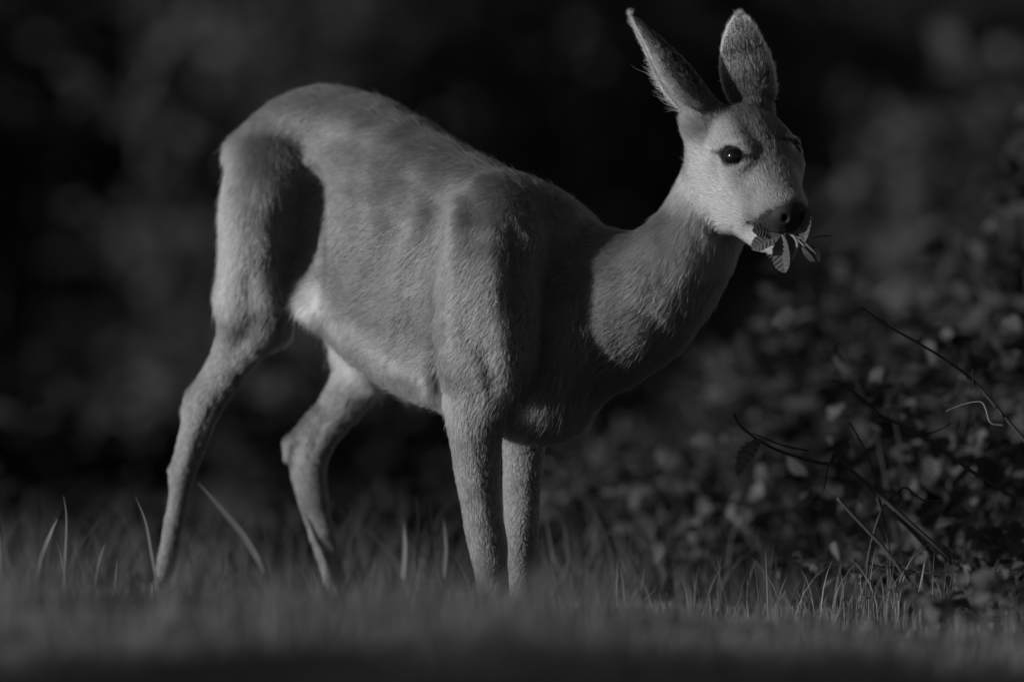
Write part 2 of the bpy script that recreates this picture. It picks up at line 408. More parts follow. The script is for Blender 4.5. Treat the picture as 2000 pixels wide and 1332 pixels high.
def surf_sample(V, F, N, n, weight=None):
    A = V[F[:, 0]]; B = V[F[:, 1]]; C_ = V[F[:, 2]]; D_ = V[F[:, 3]]
    ar = .5*np.linalg.norm(np.cross(C_-A, D_-B), axis=1)
    if weight is not None: ar = ar*weight[F].mean(1)
    c = np.cumsum(ar); i = np.searchsorted(c, rng.random(n)*c[-1]); i = np.minimum(i, len(F)-1)
    u, v = rng.random(n), rng.random(n)
    w = np.stack([(1-u)*(1-v), u*(1-v), u*v, (1-u)*v], 1)
    f = F[i]
    mix = lambda X: (X[f]*(w[..., None] if X.ndim > 1 else w)).sum(1)
    return mix
def vnormals(V, F):
    fn = np.cross(V[F[:, 2]]-V[F[:, 0]], V[F[:, 3]]-V[F[:, 1]])
    N = np.zeros_like(V)
    for k in range(4):
        for q in range(3): N[:, q] += np.bincount(F[:, k], fn[:, q], minlength=len(V))
    return N/np.maximum(np.linalg.norm(N, axis=1), 1e-12)[:, None]

# ------------------------------------------------------------------ the roe deer
V, F = build_sdf_mesh()
V = apply_relief(V, vnormals(V, F))
flow, ln, col = deer_fields(V)
NV = vnormals(V, F)
def head_local(P):
    q = (P-W(*HEAD_O))/(U*HSC); return q@HF_, q@HL_, q@HD_
hf, hl, hd = head_local(V)
in_head = (V[:, 2] > .48) & (V[:, 0] > .20)
gloss = np.zeros(len(V))
def soft(x, a, b):
    t = np.clip((x-a)/(b-a), 0, 1); return t*t*(3-2*t)
def blend(mask, c, arr):
    arr[:] = arr*(1-mask)+c*mask
# coat pattern (pigment, plus shade painted into the crown)
nz = vnoise(V, .05)[:, 0]*.5+vnoise(V, .018)[:, 1]*.3
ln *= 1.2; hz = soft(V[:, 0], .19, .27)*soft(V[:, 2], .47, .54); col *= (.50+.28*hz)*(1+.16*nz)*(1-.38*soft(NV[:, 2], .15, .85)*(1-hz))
down = soft(-NV[:, 2], .25, .8)*(V[:, 2] > .22)*(~in_head)
blend(down*.6*soft(V[:, 0], -.35, -.25)*(1-soft(V[:, 0], -.05, .05)), .55, col)            # pale belly
px_ = V[:, 0]/(U*(1+V[:, 1]/CAM_D))+1000; py_ = 666-(V[:, 2]-CAM_Z)/(U*(1+V[:, 1]/CAM_D)); near_side = (NV[:, 1] < .35)
def along(line, w):
    m = np.full(len(V), 1e9)
    for x, y in catmull(line, 8): m = np.minimum(m, (px_-x)**2+(py_-y)**2)
    return np.exp(-m/w**2)*near_side
for line, w, amt, c_, l_ in [
    ([(604,590),(612,612),(644,652),(704,708),(770,750),(825,775)], 32, .95, .54, .023),      # white belly line
    ([(434,330),(432,420),(436,520),(430,600)], 26, .7, .26, .014),                            # pale rump
    ([(1020,800),(1045,790),(1062,815)], 20, .6, .30, .026), ([(950,785),(985,790)], 18, .5, .26, .022),
    ([(500,690),(548,668),(570,640)], 22, .4, .24, .018)]:
    mk = along(line, w)*amt; mk[in_head] = 0
    blend(mk, c_, col); ln[:] = np.maximum(ln, ln*(1-mk)+l_*mk)
    fm = np.where(py_ > 560, mk, 0)[:, None]; flow[:] = flow*(1-fm)+fm*unit((-.5, 0, -.8))
gm = in_head*soft(hd, -100, -66)*soft(hf, 50, 90)*(1-soft(np.abs(hl), 46, 60))
blend(gm*.75, .17, col)                                                                     # grey-flecked face
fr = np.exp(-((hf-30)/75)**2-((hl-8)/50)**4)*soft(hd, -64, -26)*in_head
blend(np.clip(fr*1.8, 0, .95), .05, col)                                                      # dark crown, deepened beyond its pigment to stand in for forehead shade
br = np.exp(-((hf-140)/80)**4-(hl/34)**4)*soft(hd, -52, -22)*in_head
blend(np.clip(br, 0, .75), .09, col)                                                        # nose bridge
for e, en in EYES:
    dd = np.sqrt((hf-e[0])**2+(hl-e[1])**2+(hd-e[2])**2)
    blend(in_head*(1-soft(dd, 29, 38))*.5, .36, col)                                          # pale ring
    blend(in_head*(1-soft(dd, 26, 30)), .012, col); ln[in_head & (dd < 24)] = 0     # dark lids
    ew = HF_*en[0]+HL_*en[1]+HD_*en[2]; ax_ = np.array((1., .35, -.22)); ax_ = unit(ax_-ew*np.dot(ax_, ew)); up_ = np.cross(ew, ax_)
    q_ = (V-H(*e))/U; aa, bb = q_@ax_, q_@up_
    wedge = np.clip(1-np.abs(aa)/50, 0, 1)*17; blend(in_head*(1-soft(np.abs(bb)-wedge, 0, 5))*(dd < 60), .014, col)      # lid corners
    td = np.sqrt(((hf-e[0]-34)/1.3)**2+(hl-e[1]+np.sign(e[1])*10)**2+(hd-e[2]-2)**2)
    blend(in_head*(1-soft(td, 5, 14))*.7, .05, col)                                        # tear duct
lip = in_head*soft(hf-(187+(hd+116)*.557)+vnoise(V, .004)[:, 0]*5, -2, 6)*soft(hd, -113, -109)
blend(lip, .016, col); ln[lip > .5] = .003
nose = in_head*soft(hf, 232, 238)*soft(hd, -72, -64)*(1-soft(hd, -30, -26)*0)
blend(nose, .010, col); ln[(nose > .4)] = 0; gloss = np.maximum(gloss, nose)
ins = in_head*(hf > 186)*(hd < -97)*(hd > -126)*(np.abs(hl) < 40)
blend(ins*soft(NV@HD_, .2, .6), .02, col)
hoof = (V[:, 2] < .028)
col[hoof] = .02; ln[hoof] = 0
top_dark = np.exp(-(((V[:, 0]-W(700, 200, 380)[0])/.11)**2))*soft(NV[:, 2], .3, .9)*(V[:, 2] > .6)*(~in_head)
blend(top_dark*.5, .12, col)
base = np.array((W(800, 0, 200)[0], W(0, 0, 200)[1], 0.))
skin, st, sb = new_mat('deer_skin', .2, .9)
at = st.nodes.new('ShaderNodeAttribute'); at.attribute_name = 'tone'; st.links.new(at.outputs['Fac'], sb.inputs['Base Color'])
ag = st.nodes.new('ShaderNodeAttribute'); ag.attribute_name = 'gloss'
mr = st.nodes.new('ShaderNodeMapRange'); mr.inputs[3].default_value = .9; mr.inputs[4].default_value = .68
st.links.new(ag.outputs['Fac'], mr.inputs[0]); st.links.new(mr.outputs[0], sb.inputs['Roughness'])
ns = st.nodes.new('ShaderNodeTexVoronoi'); ns.inputs['Scale'].default_value = 700
bmp = st.nodes.new('ShaderNodeBump'); bmp.inputs['Strength'].default_value = .35; bmp.inputs['Distance'].default_value = .0006
st.links.new(ns.outputs[0], bmp.inputs['Height']); st.links.new(bmp.outputs[0], sb.inputs['Normal'])
deer = mesh_obj('roe_deer', V-base, F, skin, loc=base)
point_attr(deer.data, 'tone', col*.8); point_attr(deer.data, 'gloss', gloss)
tag(deer, 'roe deer doe standing side-on in the grass, head turned, chewing a leafy twig', 'deer')
# coat
flow = flow+vnoise(V, .07)*.20+vnoise(V, .02)*.06
wgt = np.where(ln > .0025, 1.0, 0.0)*np.where(in_head, 2.2, 1.0)*np.where(NV[:, 1] > .35, .45, 1.0)
mix = surf_sample(V, F, NV, FUR_N, wgt)
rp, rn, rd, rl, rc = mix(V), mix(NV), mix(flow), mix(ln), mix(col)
rn /= np.linalg.norm(rn, axis=1)[:, None]
rc = np.clip(rc*np.exp(rng.normal(0, .36, len(rc))), .006, .8)
isp = rng.random(len(rc)) < .10; rc[isp] *= .45
hh = (rp[:, 2] > .48) & (rp[:, 0] > .20)
rr = np.where(hh, .6, 1.0)
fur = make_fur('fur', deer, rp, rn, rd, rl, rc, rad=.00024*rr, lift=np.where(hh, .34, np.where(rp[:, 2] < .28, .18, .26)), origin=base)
fur['kind'] = 'stuff'
# guard hairs: longer, sparse, standing off the outline
mix = surf_sample(V, F, NV, FUR_N//14, wgt)
rp, rn, rd, rl, rc = mix(V), mix(NV), mix(flow), mix(ln), mix(col)
g = (rl > .006)
rn /= np.linalg.norm(rn, axis=1)[:, None]
gh = make_fur('guard_hair', deer, rp[g], rn[g], rd[g], rl[g]*np.where(rp[g][:, 2] < .28, .9, 1.35), np.clip(rc[g]*1.1, .01, .8), rad=.00016, lift=.42, rnd=.25, origin=base)
gh['kind'] = 'stuff'
# eyes
eye_m, et, eb = new_mat('wet_eye', .004, .06)
eb.inputs['IOR'].default_value = 1.4
for (e, en), c in zip(EYES, EYE_C):
    bm = bmesh.new(); bmesh.ops.create_uvsphere(bm, u_segments=32, v_segments=20, radius=EYE_R)
    me = bpy.data.meshes.new('eye'); bm.to_mesh(me); bm.free()
    me.polygons.foreach_set('use_smooth', [True]*len(me.polygons)); me.materials.append(eye_m)
    o = bpy.data.objects.new('eye', me); o.location = c-base; link(o, deer)
    # upper lashes
    nw = HF_*en[0]+HL_*en[1]+HD_*en[2]; a1 = HF_-nw*np.dot(HF_, nw); a1 /= np.linalg.norm(a1); a2 = np.cross(nw, a1)
    if np.dot(a2, HD_) < 0: a2 = -a2
    th = rng.uniform(.5, 2.5, 70); n = len(th)
    rd_ = np.cos(th)[:, None]*a1+np.sin(th)[:, None]*a2
    rt = c+nw*EYE_R*.55+rd_*EYE_R*.85
    make_fur('eyelashes', deer, rt, unit(nw)[None].repeat(n, 0), rd_*.8+DOWN*.5, np.full(n, .008), np.full(n, .01), rad=.00014, lift=1.1, origin=base)
# ears
for ei, (rows, od) in enumerate(EARS):
    v, f, c = ear_mesh(rows, od)
    N = vnormals(v, f); half = len(v)//2
    o = mesh_obj('ear', v-base, f, skin, deer)
    is_in = np.zeros(len(v)); is_in[half:] = 1
    m_ = half//26
    tt = np.tile(np.repeat(np.arange(m_)/(m_-1), 26), 2); jj = np.tile(np.tile(np.arange(26)/25*2-1, m_), 2)
    tone = np.where(is_in > 0, .5, (.022 if ei == 0 else .05)-.015*tt)*(1-.65*soft(tt, .86, 1))  # dark ear backs; the near one's tone is deepened in place of shade
    tone = tone*soft(tt, .02, .3)+.10*(1-soft(tt, .02, .3))
    rim = soft(np.abs(jj), .93, 1)*soft(tt, .1, .3)
    if ei == 0: rim = rim*1.0
    tone = tone*(1-rim)+.5*rim*(1-.6*soft(tt, .9, 1))
    point_attr(o.data, 'tone', tone*.7); point_attr(o.data, 'gloss', tone*0)
    axis = np.repeat(np.gradient(c, axis=0), 26, 0); axis = np.vstack([axis, axis]); axis /= np.linalg.norm(axis, axis=1)[:, None]
    # towards-the-rim direction for the inner hair
    cen = np.tile(np.repeat(c, 26, 0), (2, 1))
    mix = surf_sample(v, f, N, FUR_N//7)
    rp, rn, rd, rc, ri, rj, rt = mix(v), mix(N), mix(axis), mix(tone), mix(is_in), mix(jj), mix(tt)
    rn /= np.maximum(np.linalg.norm(rn, axis=1), 1e-6)[:, None]
    L = np.where(ri > .5, .010, .0045)
    rc = np.clip(rc*np.exp(rng.normal(0, .15, len(rc))), .008, .8)
    e = make_fur('ear_fur', o, rp, rn, rd, L, rc, rad=.00018, lift=.4, origin=base); e['kind'] = 'stuff'
    # long pale fringe along the outer rim
    n = 1500 if ei == 0 else 900
    edge_j = [0, 25]
    k = rng.integers(2, m_-2, n); k = np.where(rng.random(n) < .6, (k*.55).astype(int)+1, k)
    side = rng.integers(0, 2, n)
    idx = half+k*26+np.where(side == 0, rng.integers(0, 4, n), 25-rng.integers(0, 4, n))
    od_ = unit(od)
    dirs = axis[idx]*.45+(v[idx]-cen[idx])/np.linalg.norm(v[idx]-cen[idx], axis=1)[:, None]*.25+od_*.8
    Lf = np.where(k < m_*.5, .017, .008)*rng.uniform(.5, 1.3, n)*(1 if ei == 0 else .45)
    if ei == 0:      # long stray hairs at the outer base
        q = 90; kk = rng.integers(3, 14, q); id2 = half+kk*26+np.where(rng.random(q) < .5, 1, 24)
        s2 = make_fur('ear_fringe', o, v[id2], od_[None].repeat(q, 0)*1.0, (np.array((-1., -.1, -.12))+rng.normal(0, .14, (q, 3))), rng.uniform(.012, .042, q)*(kk < 10)+.010, np.full(q, .75), rad=.00018, lift=.2, rnd=.12, origin=base, curl=.25)
        s2['kind'] = 'stuff'
    fr_ = make_fur('ear_fringe', o, v[idx], od_[None].repeat(n, 0)*1.0, dirs, Lf, np.full(n, .8), rad=.00024, lift=.7, rnd=.3, origin=base); fr_['kind'] = 'stuff'
# ------------------------------------------------------------------ plant materials
def leaf_material(name, tone, var=.35, trans=.3, rough=.55, veins=False):
    m = bpy.data.materials.new(name); m.use_nodes = True; t = m.node_tree; t.nodes.clear()
    o = t.nodes.new('ShaderNodeOutputMaterial'); b = t.nodes.new('ShaderNodeBsdfPrincipled'); tr = t.nodes.new('ShaderNodeBsdfTranslucent'); mx = t.nodes.new('ShaderNodeMixShader')
    oi = t.nodes.new('ShaderNodeObjectInfo'); ge = t.nodes.new('ShaderNodeNewGeometry'); ad = t.nodes.new('ShaderNodeMath'); fr = t.nodes.new('ShaderNodeMath')
    ad.operation = 'ADD'; fr.operation = 'FRACT'
    t.links.new(oi.outputs['Random'], ad.inputs[0]); t.links.new(ge.outputs['Random Per Island'], ad.inputs[1]); t.links.new(ad.outputs[0], fr.inputs[0])
    tc = t.nodes.new('ShaderNodeTexCoord'); nz = t.nodes.new('ShaderNodeTexNoise'); nz.inputs['Scale'].default_value = 60; t.links.new(tc.outputs['Object'], nz.inputs['Vector'])
    mr = t.nodes.new('ShaderNodeMapRange'); mr.inputs[3].default_value = tone*(1-var); mr.inputs[4].default_value = tone*(1+var); t.links.new(fr.outputs[0], mr.inputs[0])
    m2 = t.nodes.new('ShaderNodeMapRange'); m2.inputs[3].default_value = .7; m2.inputs[4].default_value = 1.3; t.links.new(nz.outputs[0], m2.inputs[0])
    ml = t.nodes.new('ShaderNodeMath'); ml.operation = 'MULTIPLY'; t.links.new(mr.outputs[0], ml.inputs[0]); t.links.new(m2.outputs[0], ml.inputs[1])
    for q in (b.inputs['Base Color'], tr.inputs['Color']): t.links.new(ml.outputs[0], q)
    b.inputs['Roughness'].default_value = rough; b.inputs['Specular IOR Level'].default_value = .12; mx.inputs[0].default_value = trans
    t.links.new(b.outputs[0], mx.inputs[1]); t.links.new(tr.outputs[0], mx.inputs[2]); t.links.new(mx.outputs[0], o.inputs[0])
    return m
GRASS_M = leaf_material('grass_blade', .19, .4, .35, .5)
PALE_BLADE = leaf_material('pale_grass_blade', .12, .2, .35, .5)
LEAF_M = leaf_material('bramble_leaf', .085, .45, .3, .5)
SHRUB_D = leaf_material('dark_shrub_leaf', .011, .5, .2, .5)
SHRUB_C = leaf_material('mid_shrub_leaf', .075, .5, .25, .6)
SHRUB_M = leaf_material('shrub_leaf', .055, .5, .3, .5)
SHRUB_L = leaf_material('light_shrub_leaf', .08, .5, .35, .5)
TWIG_LEAF = leaf_material('young_leaf', .12, .25, .35, .45)
def bark_material(name, tone):
    m, t, b = new_mat(name, tone, .8)
    nz = t.nodes.new('ShaderNodeTexNoise'); nz.inputs['Scale'].default_value = 90; nz.inputs['Detail'].default_value = 4
    mr = t.nodes.new('ShaderNodeMapRange'); mr.inputs[3].default_value = tone*.6; mr.inputs[4].default_value = tone*1.5
    t.links.new(nz.outputs[0], mr.inputs[0]); t.links.new(mr.outputs[0], b.inputs['Base Color'])
    bu = t.nodes.new('ShaderNodeBump'); bu.inputs['Strength'].default_value = .5; bu.inputs['Distance'].default_value = .001
    t.links.new(nz.outputs[0], bu.inputs['Height']); t.links.new(bu.outputs[0], b.inputs['Normal']); return m
CANE_M = bark_material('dark_cane_bark', .03); STEM_M = bark_material('green_stem', .16); DRY_M = bark_material('dry_stalk', .22)

# ------------------------------------------------------------------ ground
def gz(x, y):
    x = np.asarray(x, float); y = np.asarray(y, float)
    z = .006*np.sin(x*9+1)+.006*np.sin(y*7+x*3)+.010*np.sin(x*2.3+y*1.7)
    z = z+.028*np.exp(-((x+.52)/.28)**2-((y-.3)/.35)**2)
    z = z-.012*np.exp(-((x-.05)/.35)**2-((y-.1)/.45)**2)
    bank = np.clip((y-11)/8, 0, 1); z = z+2.6*bank*bank*(3-2*bank)
    far = np.clip((y-20)/300, 0, 1); return z+far*6
def grid_axis(lo, hi, near, step, grow):
    a = [0.0]
    while a[-1] < hi:
        a.append(a[-1]+(step if abs(a[-1]) < near else step+(abs(a[-1])-near)*grow))
    b = [0.0]
    while b[-1] > lo:
        b.append(b[-1]-(step if abs(b[-1]) < near else step+(abs(b[-1])-near)*grow))
    return np.array(b[::-1][:-1]+a)
gx, gy = grid_axis(-900, 900, 2.0, .05, .12), grid_axis(-900, 1500, 9.0, .08, .12)
GX, GY = np.meshgrid(gx, gy, indexing='ij'); n1, n2 = GX.shape
GV = np.stack([GX, GY, gz(GX, GY)], -1).reshape(-1, 3)
ii = (np.arange(n1-1)[:, None]*n2+np.arange(n2-1)[None]).ravel()
soil, t_, b_ = new_mat('ground_soil', .035, .95)
nz = t_.nodes.new('ShaderNodeTexNoise'); nz.inputs['Scale'].default_value = 6; nz.inputs['Detail'].default_value = 8
mr = t_.nodes.new('ShaderNodeMapRange'); mr.inputs[3].default_value = .008; mr.inputs[4].default_value = .035
tc = t_.nodes.new('ShaderNodeTexCoord'); t_.links.new(tc.outputs['Object'], nz.inputs['Vector'])
t_.links.new(nz.outputs[0], mr.inputs[0]); t_.links.new(mr.outputs[0], b_.inputs['Base Color'])
ground = mesh_obj('ground', GV, np.stack([ii, ii+n2, ii+n2+1, ii+1], 1), soil); tag(ground, kind='structure')

# ------------------------------------------------------------------ grass
def blades(n, X, Y, H_, wd, lean=.35, segs=4, wind=(0, 0)):
    """n grass blades as bent tapering strips, one mesh"""
    az = rng.uniform(0, 2*np.pi, n); face = rng.uniform(0, 2*np.pi, n)
    dx = np.cos(az)*lean*H_*rng.uniform(.2, 1.2, n)+wind[0]*H_; dy = np.sin(az)*lean*H_*rng.uniform(.2, 1.2, n)+wind[1]*H_
    Z = gz(X, Y)-.004; V = []; 
    for k in range(segs+1):
        s = k/segs; w = wd*(1-s**1.6)*.5+.00005
        cx, cy, cz = X+dx*s*s, Y+dy*s*s, Z+H_*(s-.15*s*s*s)
        ux, uy = np.cos(face)*w, np.sin(face)*w
        V.append(np.stack([cx-ux, cy-uy, cz], 1)); V.append(np.stack([cx+ux, cy+uy, cz], 1))
    V = np.stack(V, 1).reshape(-1, 3); m = 2*(segs+1)
    b = np.arange(n)[:, None]*m
    F = np.concatenate([b+np.array([2*k, 2*k+1, 2*k+3, 2*k+2]) for k in range(segs)], 1).reshape(-1, 4)
    return V, F
def clump(P, size, thr=0.):
    return vnoise(np.stack([P[0], P[1], P[0]*0], 1), size)[:, 0]
n = GRASS_N
X = rng.uniform(-1.15, 1.15, n); Y = np.where(rng.random(n) < .92, rng.uniform(-3.8, .15, n), rng.uniform(.15, 1.2, n))
c = clump((X, Y), .22)
keep = rng.random(n) < np.clip(.7+c*1.3, .08, 1)*np.where(X > .36+.12*c, np.where(X > .5, .12, .4), 1)
X, Y, c = X[keep], Y[keep], c[keep]
c2 = clump((X+7, Y), .07); Hh = (.046+.026*c+.012*c2+.024*rng.random(len(X)))*np.where(X > .4, .8, 1.0)
mound = np.exp(-((X+.20)/.30)**2)*np.exp(-((Y+1.2)/.9)**2); Hh *= (1+.5*mound)*np.where(Y > -.9, .62, 1)*np.where(X > .02, .8, 1); Hh *= np.where(Y > .2, .7, 1)
Hh *= np.where(Y < -2.2, .85, 1)
tall = rng.random(len(X)) < .015; Hh[tall] *= rng.uniform(1.4, 2.3, tall.sum())
Vg, Fg = blades(len(X), X, Y, Hh, rng.uniform(.0018, .0042, len(X)))
grass = mesh_obj('grass', Vg, Fg, GRASS_M); tag(grass, 'short meadow grass in front of and around the deer, blurred towards the camera', 'grass', kind='stuff')
n = GRASS_N//18
X = rng.uniform(-1.0, .9, n); Y = rng.uniform(-3.4, -.9, n); c = clump((X+3, Y), .16)
keep = (c > .05)*(rng.random(n) < np.where(X > .15, .3, 1)); X, Y, c = X[keep], Y[keep], c[keep]
Vg, Fg = blades(len(X), X, Y, (.085+.07*c+.03*rng.random(len(X)))*np.where(X > .15, .75, 1), rng.uniform(.002, .0045, len(X)), lean=.3)
n = 420; X2 = np.concatenate([rng.uniform(.24, .62, n), rng.uniform(-.7, .2, n//3)]); Y2 = rng.uniform(-.45, .25, len(X2))
Vh, Fh = blades(len(X2), X2, Y2, rng.uniform(.05, .115, len(X2))*np.clip(.8+clump((X2, Y2), .09), .4, 1.3), rng.uniform(.0012, .0028, len(X2)), lean=.45)
Fg = np.vstack([Fg, Fh+len(Vg)]); Vg = np.vstack([Vg, Vh])
tufts = mesh_obj('grass_tufts', Vg, Fg, GRASS_M); tag(tufts, 'taller soft grass tufts in front of the hooves, strongly blurred', 'grass', kind='stuff')
n = GRASS_N//3
X = rng.uniform(-1.6, 1.6, n); Y = rng.uniform(.5, 6, n); c = clump((X, Y), .3)
Vg, Fg = blades(n, X, Y, .035+.03*c+.16*rng.random(n)**5, rng.uniform(.002, .005, n), lean=.5)
rough = mesh_obj('rough_grass', Vg, Fg, LEAF_M); tag(rough, 'longer rough grass behind the deer, out of focus', 'grass', kind='stuff')

def Pw(x, y, d): return W(x, y, d)
def blade_thing(pts, wid, label, mat=PALE_BLADE, group=None, face=(-.65, -.75, 0)):
    """one grass blade, pts root -> tip (x, y, away)"""
    S = catmull([p for p in pts], 5); P = np.array([W(*p) for p in S]); m = len(P)
    base_ = P[0].copy(); V = []; fc = unit(face)
    for i in range(m):
        s = i/(m-1); ax = unit(P[min(i+1, m-1)]-P[max(i-1, 0)]); side = unit(np.cross(ax, fc)); nn = np.cross(side, ax)
        w = wid*U*.5*(1-s**2.2)*(.75+.25*math.sin(min(1, s*3)*1.57))+.0001
        V += [P[i]-side*w+nn*w*.35, P[i], P[i]+side*w+nn*w*.35]
    F = []
    for i in range(m-1):
        for k in (0, 1): F.append((3*i+k, 3*i+k+1, 3*i+k+4, 3*i+k+3))
    o = mesh_obj('grass_blade', np.array(V)-base_, F, mat, loc=base_)
    tag(o, label, 'grass blade', group or 'tall grass blades behind the lawn edge'); return o
blade_thing([(122,1165,60),(128,1085,60),(130,1010,60),(124,966,60)], 8, 'tall upright pale blade, tallest near the left edge of the photo')
blade_thing([(66,1170,100),(80,1095,100),(100,1040,100),(113,1012,100)], 13, 'broad blade leaning right, left of the tallest pale blade')
blade_thing([(312,1160,150),(298,1090,150),(285,1020,150),(264,968,150)], 9, 'curved blade bending left, touching the near hind foot')
blade_thing([(4,1190,120),(3,1120,120),(-2,1040,120),(-8,1010,120)], 9, 'blade standing upright, cut off by the left edge')
blade_thing([(184,1155,200),(192,1105,200),(205,1060,200)], 9, 'short blurred blade between the tallest blade and the hind leg')
blade_thing([(222,1165,120),(226,1130,120),(229,1092,120)], 6, 'small thin upright blade left of the hind foot')
blade_thing([(520,1120,500),(480,1050,500),(430,990,500),(385,940,500)], 16, 'wide blurred blade arching left between the two hind legs')
blade_thing([(1215,1235,-60),(1240,1195,-60),(1262,1168,-60),(1281,1150,-60)], 5, 'thin pale blade leaning right, right of the forelegs')
blade_thing([(1300,1250,-40),(1296,1200,-40),(1285,1150,-40)], 6, 'blade leaning left beside the thin pale one')
blade_thing([(1480,1260,-50),(1500,1215,-50),(1520,1175,-50),(1536,1152,-50)], 8, 'blade leaning right under the bramble twigs')
blade_thing([(1376,1250,-60),(1366,1215,-60),(1352,1188,-60)], 4, 'very thin blade leaning left near the bramble')
blade_thing([(1262,1262,-110),(1272,1230,-110),(1278,1205,-110)], 4, 'tiny blade below the thin pale one leaning right')
blade_thing([(1585,1240,-70),(1573,1190,-70),(1556,1152,-70)], 4, 'fine straw-like blade with a pale tip in front of the bramble')
blade_thing([(1560,1260,-70),(1562,1200,-70),(1574,1125,-70)], 4, 'fine blade crossing the straw-like one')
for i, (x, w, h) in enumerate([(788,14,130),(815,12,170),(842,14,150),(868,10,120)]):
    blade_thing([(x,1130,520+30*i),(x+4,1130-h*.5,520+30*i),(x-2,1130-h,520+30*i)], w, ('blurred upright blade behind the forelegs, '+['leftmost','second','third','rightmost'][i]+' of four'), mat=GRASS_M, group='upright blades behind the forelegs')

# ------------------------------------------------------------------ leaves
def leaf_mesh(name, mat, n=7, pleat=.05, fold=.25, serr=.10, width=.38, droop=.25, veins=True):
    """toothed, pleated leaf of length 1 along +Y, upper side +Z"""
    V = []; F = []
    m = n*2
    rows = []
    for i in range(m+1):
        s = i/m; w = width*math.sin(math.pi*min(1, s**.8))**.75 if 0 < s < 1 else 0
        if i % 2: w *= 1+serr
        else: w *= 1-serr
        z = -droop*s*s*.6; r = []
        for u in (-1, -.5, 0, .5, 1):
            pl = pleat*(.5 if i % 2 else -.5)*(abs(u) > 0) if veins else 0
            y = s+abs(u)*.12*(1-s)*(1 if abs(u) == 1 else .5)
            V.append((u*w, y, z+abs(u)*fold*w+pl*(1 if abs(u) < 1 else .6))); r.append(len(V)-1)
        rows.append(r)
    for a, b in zip(rows[:-1], rows[1:]):
        for k in range(4): F.append((a[k], a[k+1], b[k+1], b[k]))
    me = bpy.data.meshes.new(name); me.from_pydata(V, [], F); me.materials.append(mat); me.update(); return me
def vein_leaf(name, mat, pairs=8, width=.30, fold=.2, depth=.035):
    """hornbeam-like leaf with strongly corrugated parallel veins"""
    V = []; F = []; m = pairs*4; cols = 9
    for i in range(m+1):
        s = i/m
        for j in range(cols):
            u = j/(cols-1)*2-1
            w = width*math.sin(math.pi*min(.999, max(.001, s))**.9)**.65
            y = s+abs(u)*.16*math.sin(math.pi*s)
            ph = 2*math.pi*pairs*(s)
            e = 1+.05*math.cos(ph)*abs(u)**4
            V.append((u*w*e, y, abs(u)*fold*w+depth*math.cos(ph)*min(1, abs(u)*3)*math.sin(math.pi*s)*.5-.15*s*s))
    for i in range(m):
        for j in range(cols-1):
            a = i*cols+j; F.append((a, a+1, a+cols+1, a+cols))
    me = bpy.data.meshes.new(name); me.from_pydata(V, [], F); me.materials.append(mat); me.update(); return me
def orient(fwd, up):
    f = unit(fwd); u = np.array(up)-f*np.dot(up, f); u = unit(u); r = np.cross(f, u)
    return Matrix(((r[0], f[0], u[0]), (r[1], f[1], u[1]), (r[2], f[2], u[2])))
def put_leaf(me, name, pos, fwd, up, size, parent, wx=1.0, origin=(0, 0, 0)):
    o = bpy.data.objects.new(name, me); M = orient(fwd, up).to_4x4()
    o.matrix_local = Matrix.Translation(Vector(np.array(pos)-np.array(origin))) @ M @ Matrix.Diagonal((size*wx, size, size, 1))
    link(o, parent); return o
def tube(pts, rad, segs=8, sm=5):
    """tapered tube through world points; rad per point"""
    S = catmull([tuple(p)+(r,) for p, r in zip(pts, rad)], sm); P, Rr = S[:, :3], S[:, 3]; m = len(P); V = []; F = []
    u = None
    for i in range(m):
        ax = unit(P[min(i+1, m-1)]-P[max(i-1, 0)])
        if u is None: u = np.cross(ax, (.3, .9, .2))
        u = unit(u-ax*np.dot(u, ax)); v = np.cross(ax, u)
        for k in range(segs):
            a = 2*math.pi*k/segs; V.append(P[i]+(u*math.cos(a)+v*math.sin(a))*max(Rr[i], 1e-5))
    for i in range(m-1):
        for k in range(segs): F.append((i*segs+k, i*segs+(k+1) % segs, (i+1)*segs+(k+1) % segs, (i+1)*segs+k))
    F.append(tuple(range(segs))[::-1]); F.append(tuple((m-1)*segs+k for k in range(segs)))
    return V, F
def join(parts):
    V = []; F = []
    for v, f in parts:
        n0 = len(V); V += [tuple(p) for p in v]; F += [tuple(i+n0 for i in q) for q in f]
    return V, F
def stem(name, pts, r0, r1, mat, parent, origin, buds=0, thorns=0):
    P = [np.array(p) for p in pts]; rad = np.linspace(r0, r1, len(P))
    parts = [tube(P, rad)]
    Sx = catmull(P, 6)
    for k in range(buds+thorns):
        i = rng.integers(1, len(Sx)-1); ax = unit(Sx[i]-Sx[i-1]); d = unit(np.cross(ax, rng.normal(size=3)))
        L = .0035 if k < buds else .003; w = .0013 if k < buds else .0008
        q = Sx[i]; parts.append(tube([q, q+d*L*.6+ax*L*.3*(k < buds), q+d*L+ax*L*(.9 if k < buds else -.3)], [w, w*.8, 1e-4], 6, 2))
    V, F = join(parts)
    return mesh_obj(name, np.array(V)-np.array(origin), F, mat, parent)

